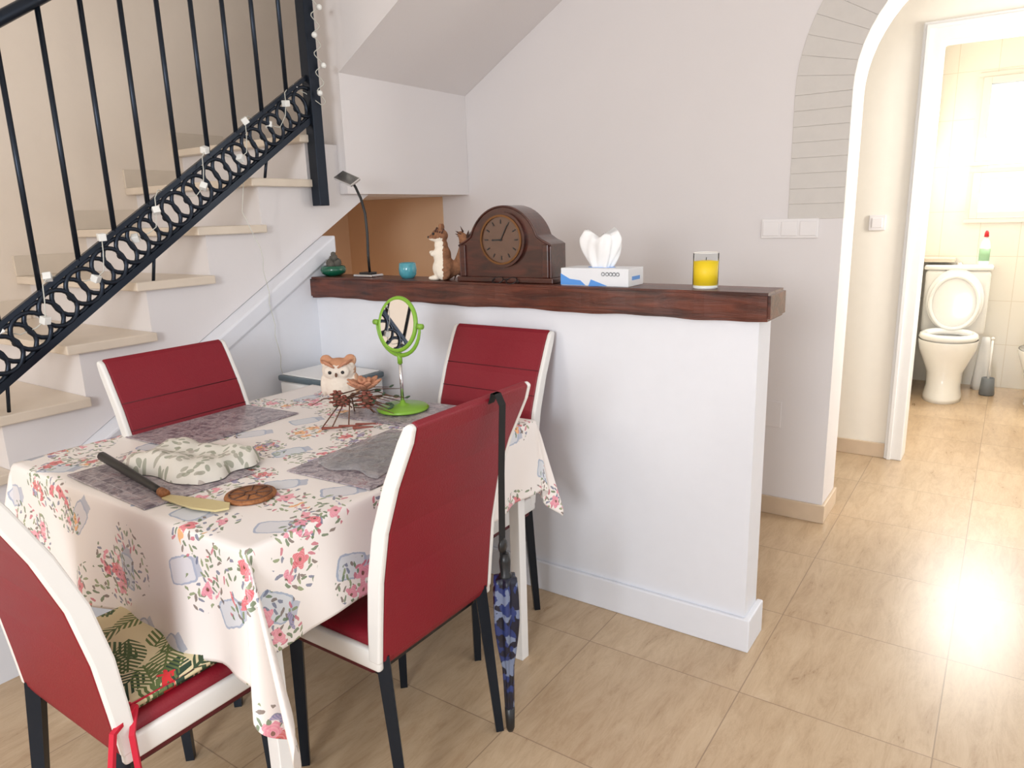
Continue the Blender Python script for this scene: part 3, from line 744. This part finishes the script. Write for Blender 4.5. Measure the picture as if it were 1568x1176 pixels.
# yellow candle in glass
b=MB('glass_candle')
b.lathe([(0,.0),(.036,0),(.0375,.003),(.0375,.010),(0,.010)],(0,0,0),'ceram',36)
b.add([(.0385*math.cos(2*pi*i/36),.0385*math.sin(2*pi*i/36),z) for z in (.003,.108) for i in range(36)],[[i,(i+1)%36,36+(i+1)%36,36+i] for i in range(36)],'glass',True)
b.torus((0,0,.108),.038,.0012,'ceram',plane='xy',seg=36,rs=6)
b.lathe([(0,.0105),(.0365,.0105),(.0370,.082),(.015,.085),(0,.085)],(0,0,0),'yellow',36)
b.tube([(0,0,.08),(.001,0,.094)],.0012,'blackp',6); b.done(Tr(-.205,.055,BZ))
b=MB('votive_candle'); b.lathe([(0,0),(.024,0),(.034,.015),(.036,.035),(.033,.06),(.030,.062),(.029,.045),(0,.042)],(0,0,0),'teal',32)
b.lathe([(0,.042),(.028,.042),(.028,.048),(0,.048)],(0,0,0),'paper',24); b.done(Tr(-1.44,.06,BZ))
b=MB('desk_lamp'); b.box(-.055,.055,-.035,.035,0,.012,'steel',.004); b.box(-.03,.03,-.025,.025,.012,.02,'blackp',.004)
pts=[(.01,0,.015),(.008,0,.09),(.012,0,.18),(.008,0,.26),(-.01,0,.32),(-.035,0,.365),(-.05,0,.385)]
b.tube(pts,.0055,'blackp',10)
HM=Matrix.Translation((-.075,0,.40))@Matrix.Rotation(.35,4,'Y')@Matrix.Rotation(.6,4,'X')
b.box(-.06,.045,-.028,.028,-.006,.006,'steel',.003,T=HM); b.box(-.055,.04,-.024,.024,-.009,-.005,'blackp',.001,T=HM)
b.done(Tr(-1.665,.06,BZ))
b=MB('cactus_bowl'); b.lathe([(0,0),(.03,0),(.05,.012),(.056,.026),(.05,.042),(.044,.044),(.042,.036),(0,.034)],(0,0,0),'dgreen',32)
for (x,y,z,r) in ((-.012,0,.052,.022),(.016,.008,.056,.02),(.005,-.014,.048,.018),(.018,-.006,.078,.014),(-.01,.008,.075,.013),(.006,0,.092,.011)):
    b.sph((x,y,z),(r,r,r*1.1),'cactus',seg=12)
    for k in range(14):
        a=k*2.4; t=-.5+k/10; cc=math.cos(t)
        d_=Vector((cc*math.cos(a),cc*math.sin(a),math.sin(t))); p=Vector((x,y,z))
        b.tube([p+d_*r*.9,p+d_*(r*1.35)],[.0012,.0003],'cactus',4)
b.done(Tr(-1.87,.055,BZ))
# squirrel figurine
def sqc(g,x,y,z,n):
    brown=g.mix(n,srgb(90,58,44),srgb(176,124,88))
    front=g.math('LESS_THAN',x,.012)
    low=g.math('LESS_THAN',z,.160)
    c=g.mix(g.math('MULTIPLY',front,low),brown,srgb(240,230,214))
    return c
M['sq']=zone_mat('squirrel_fur',sqc)
E=empty('squirrel_figurine',Tr(-1.235,.045,BZ,28)@Matrix.Scale(1.06,4))
b=MB('squirrel_body')
b.sph((0,0,.042),(.044,.040,.044),'sq'); b.sph((-.006,0,.088),(.033,.030,.042),'sq'); b.sph((-.008,0,.125),(.025,.023,.024),'sq')
b.sph((-.012,0,.158),(.031,.028,.026),'sq'); b.sph((-.036,0,.152),(.018,.015,.013),'sq')
for sy in (-1,1):
    b.sph((-.004,sy*.017,.188),(.008,.008,.015),'sq'); b.sph((.002,sy*.030,.03),(.028,.016,.030),'sq')
    b.sph((-.034,sy*.020,.009),(.024,.010,.009),'sq'); b.sph((-.028,sy*.018,.098),(.020,.009,.010),'sq',Matrix.Rotation(-.4,4,'Y')); b.sph((-.044,sy*.009,.10),(.009,.007,.007),'sq')
for k in range(15):
    t=k/14; x=.025+.055*math.sin(t*2.6); z=.02+.14*t; r=.013+.022*math.sin(pi*min(1,t*1.02))
    b.sph((x+.012*t,0,z),(r,r*.8,r),'sq',seg=12)
b.done(voxel=.0035,parent=E,smooth_it=4)
b=MB('squirrel_details')
for sy in (-1,1): b.sph((-.030,sy*.022,.166),.0048,'blackp',seg=10)
b.sph((-.053,0,.154),.0045,'blackp',seg=10)
for k in range(110):
    t=random.random(); x=.037+.055*math.sin(t*2.6)+.012*t; z=.02+.14*t; a=random.uniform(0,2*pi); r=.028
    p=Vector((x,0,z)); d_=Vector((math.cos(a),random.uniform(-.9,.9),math.sin(a)+.3)).normalized(); b.tube([p+d_*.012,p+d_*(r+.008)],[.004,.0006],'furd',5)
for k in range(4): b.tube([(-.022+.008*k,-.026,.174-.002*k),(-.020+.008*k,.0,.1865-.002*k),(-.022+.008*k,.026,.174-.002*k)],.003,'furd',5)
b.done(parent=E)
# ---------------------------------------------------------------- bathroom fixtures
b=MB('toilet'); tx,ty=.25,3.93
vs=[];fs=[]
lev=[(0,.125,.21,-.07),(.03,.122,.205,-.07),(.10,.110,.17,-.05),(.20,.115,.17,-.04),(.28,.15,.20,-.02),(.36,.182,.238,0),(.42,.19,.245,0),(.43,.188,.243,0)]
na=36
for z,rx,ry,oy in lev:
    for i in range(na):
        a=2*pi*i/na; vs.append((tx+rx*math.cos(a),ty+oy+ry*math.sin(a)*(1 if math.sin(a)<0 else .95),z))
for k in range(len(lev)-1):
    for i in range(na): fs.append([k*na+i,k*na+(i+1)%na,(k+1)*na+(i+1)%na,(k+1)*na+i])
fs.append([i for i in range(na)]); b.add(vs,fs,'ceram',True)
b.torus((tx,ty,.448),.160,.030,'ceram',plane='xy',seg=36,sq=1.28)
b.lathe([(.15,.43),(.12,.38),(.05,.30),(0,.29)],(tx,ty,0),'ceram',36,sy=1.25)
LM=Matrix.Rotation(math.radians(-8),4,'X')
b.sph((tx,ty+.235,.68),(.185,.014,.235),'ceram',LM,seg=32)
b.torus((tx,ty+.212,.665),.155,.015,'ceram',T=Matrix.Rotation(math.radians(-8),3,'X'),seg=36,sq=1.25)
b.box(tx-.21,tx+.21,ty+.27,YB-.005,.42,.90,'ceram',.03,seg=4); b.box(tx-.22,tx+.22,ty+.26,YB-.005,.90,.935,'ceram',.012)
b.box(tx-.10,tx+.10,ty+.10,YB-.01,0,.42,'ceram',.03)
b.tube([(tx,ty+.36,.935),(tx,ty+.36,.95)],.022,'steel',16)
b.done()
b=MB('cleaning_bottle'); b.lathe([(0,0),(.032,0),(.034,.01),(.034,.13),(.026,.17),(.013,.19),(.013,.205),(0,.205)],(0,0,0),'ceram',20,sy=.6)
b.lathe([(.0345,.03),(.0347,.03),(.0347,.12),(.0345,.12)],(0,0,0),'greenb',20,sy=.62)
b.lathe([(0,.205),(.016,.205),(.013,.235),(.006,.25),(0,.25)],(0,0,0),'redp',16); b.done(Tr(.40,YB-.10,.935))
b=MB('toilet_brush'); b.lathe([(0,0),(.045,0),(.05,.01),(.04,.13),(.036,.13),(.034,.012),(0,.012)],(0,0,0),'grey',24); b.tube([(0,0,.02),(0,0,.42)],.008,'ceram',10); b.sph((0,0,.07),(.028,.028,.04),'ceram',seg=12); b.sph((0,0,.42),.013,'ceram',seg=10); b.done(Tr(.52,4.1,0))
b=MB('waste_bag')
vs=[];fs=[];na=30
for k in range(11):
    t=k/10
    for i in range(na):
        a=2*pi*i/na; r=(.085-.05*t**1.5)*(1+.10*math.sin(5*a+3*t)+.05*math.sin(9*a)); vs.append((r*math.cos(a)*.7,r*math.sin(a)*.6,.40*t))
for k in range(10):
    for i in range(na): fs.append([k*na+i,k*na+(i+1)%na,(k+1)*na+(i+1)%na,(k+1)*na+i])
fs.append(list(range(na))); fs.append([10*na+i for i in range(na)]); b.add(vs,fs,'paper',True); b.done(Tr(.475,4.28,0))
b=MB('bidet'); lev=[(0,.11,.18),(.1,.10,.16),(.25,.14,.2),(.37,.18,.26),(.39,.175,.255)]; vs=[];fs=[];na=36
for z,rx,ry in lev:
    for i in range(na): a=2*pi*i/na; vs.append((.85+rx*math.cos(a),3.95+ry*math.sin(a),z))
for k in range(len(lev)-1):
    for i in range(na): fs.append([k*na+i,k*na+(i+1)%na,(k+1)*na+(i+1)%na,(k+1)*na+i])
b.add(vs,fs,'ceram',True); b.lathe([(.17,.39),(.13,.385),(.09,.30),(0,.28)],(.85,3.95,0),'ceram',36,sy=1.45)
b.tube([(.85,4.16,.39),(.85,4.16,.46),(.85,4.10,.47)],.012,'steel',10); b.done()
b=MB('bathroom_shelf'); b.box(.0,.22,YB-.16,YB-.0,.955,.985,'stone',.004); b.box(0.0,.02,YB-.9,YB-.16,.955,.985,'stone',.004); b.done()
# ---------------------------------------------------------------- camera, lights
cam=bpy.data.cameras.new('camera'); co=bpy.data.objects.new('camera',cam); bpy.context.scene.collection.objects.link(co)
cam.sensor_width=36; cam.lens=1103.6/1568*36; cam.clip_start=.05
R=Matrix(((.8260,-.1060,.5537),(.5630,.2051,-.8006),(-.0287,.9730,.2290)))
co.matrix_world=Matrix.Translation((.567,-2.126,1.4))@R.to_4x4()
bpy.context.scene.camera=co
def area(name,loc,tgt,sx,sy,p,col=(1,1,1)):
    l=bpy.data.lights.new(name,'AREA'); l.shape='RECTANGLE'; l.size=sx; l.size_y=sy; l.energy=p; l.color=col
    o=bpy.data.objects.new(name,l); bpy.context.scene.collection.objects.link(o); o.location=loc
    o.rotation_euler=(Vector(tgt)-Vector(loc)).to_track_quat('-Z','Y').to_euler(); return o
area('window_daylight',(.5,-4.2,1.75),(-.8,0,.8),.9,.9,76,(.90,.95,1))
area('side_window_daylight',(-2.0,-4.3,1.9),(-1.6,0,1.9),1.0,1.0,20,(1,.95,.89))
area('bath_window_daylight',(.6,YB-.1,1.95),(.4,2.0,1.0),.6,.5,34,(1,.98,.93))
area('corridor_fill',(1.5,1.62,1.7),(-.1,2.3,1.2),.5,.8,30,(1,.97,.90))  # added light out of view, aimed to brighten the corridor wall
l=bpy.data.lights.new('understair_warm_fill','POINT'); l.energy=2.0; l.color=(1,.68,.40); l.shadow_soft_size=.12  # added unseen point light, gives the recess its orange glow
o=bpy.data.objects.new('understair_warm_fill',l); bpy.context.scene.collection.objects.link(o); o.location=(-2.55,.72,.62)
w=bpy.data.worlds.new('World'); bpy.context.scene.world=w; w.use_nodes=True
w.node_tree.nodes['Background'].inputs[0].default_value=(.97,.98,1,1); w.node_tree.nodes['Background'].inputs[1].default_value=1.35
bpy.context.scene.view_settings.view_transform='Standard'
bpy.context.scene.view_settings.exposure=0.0
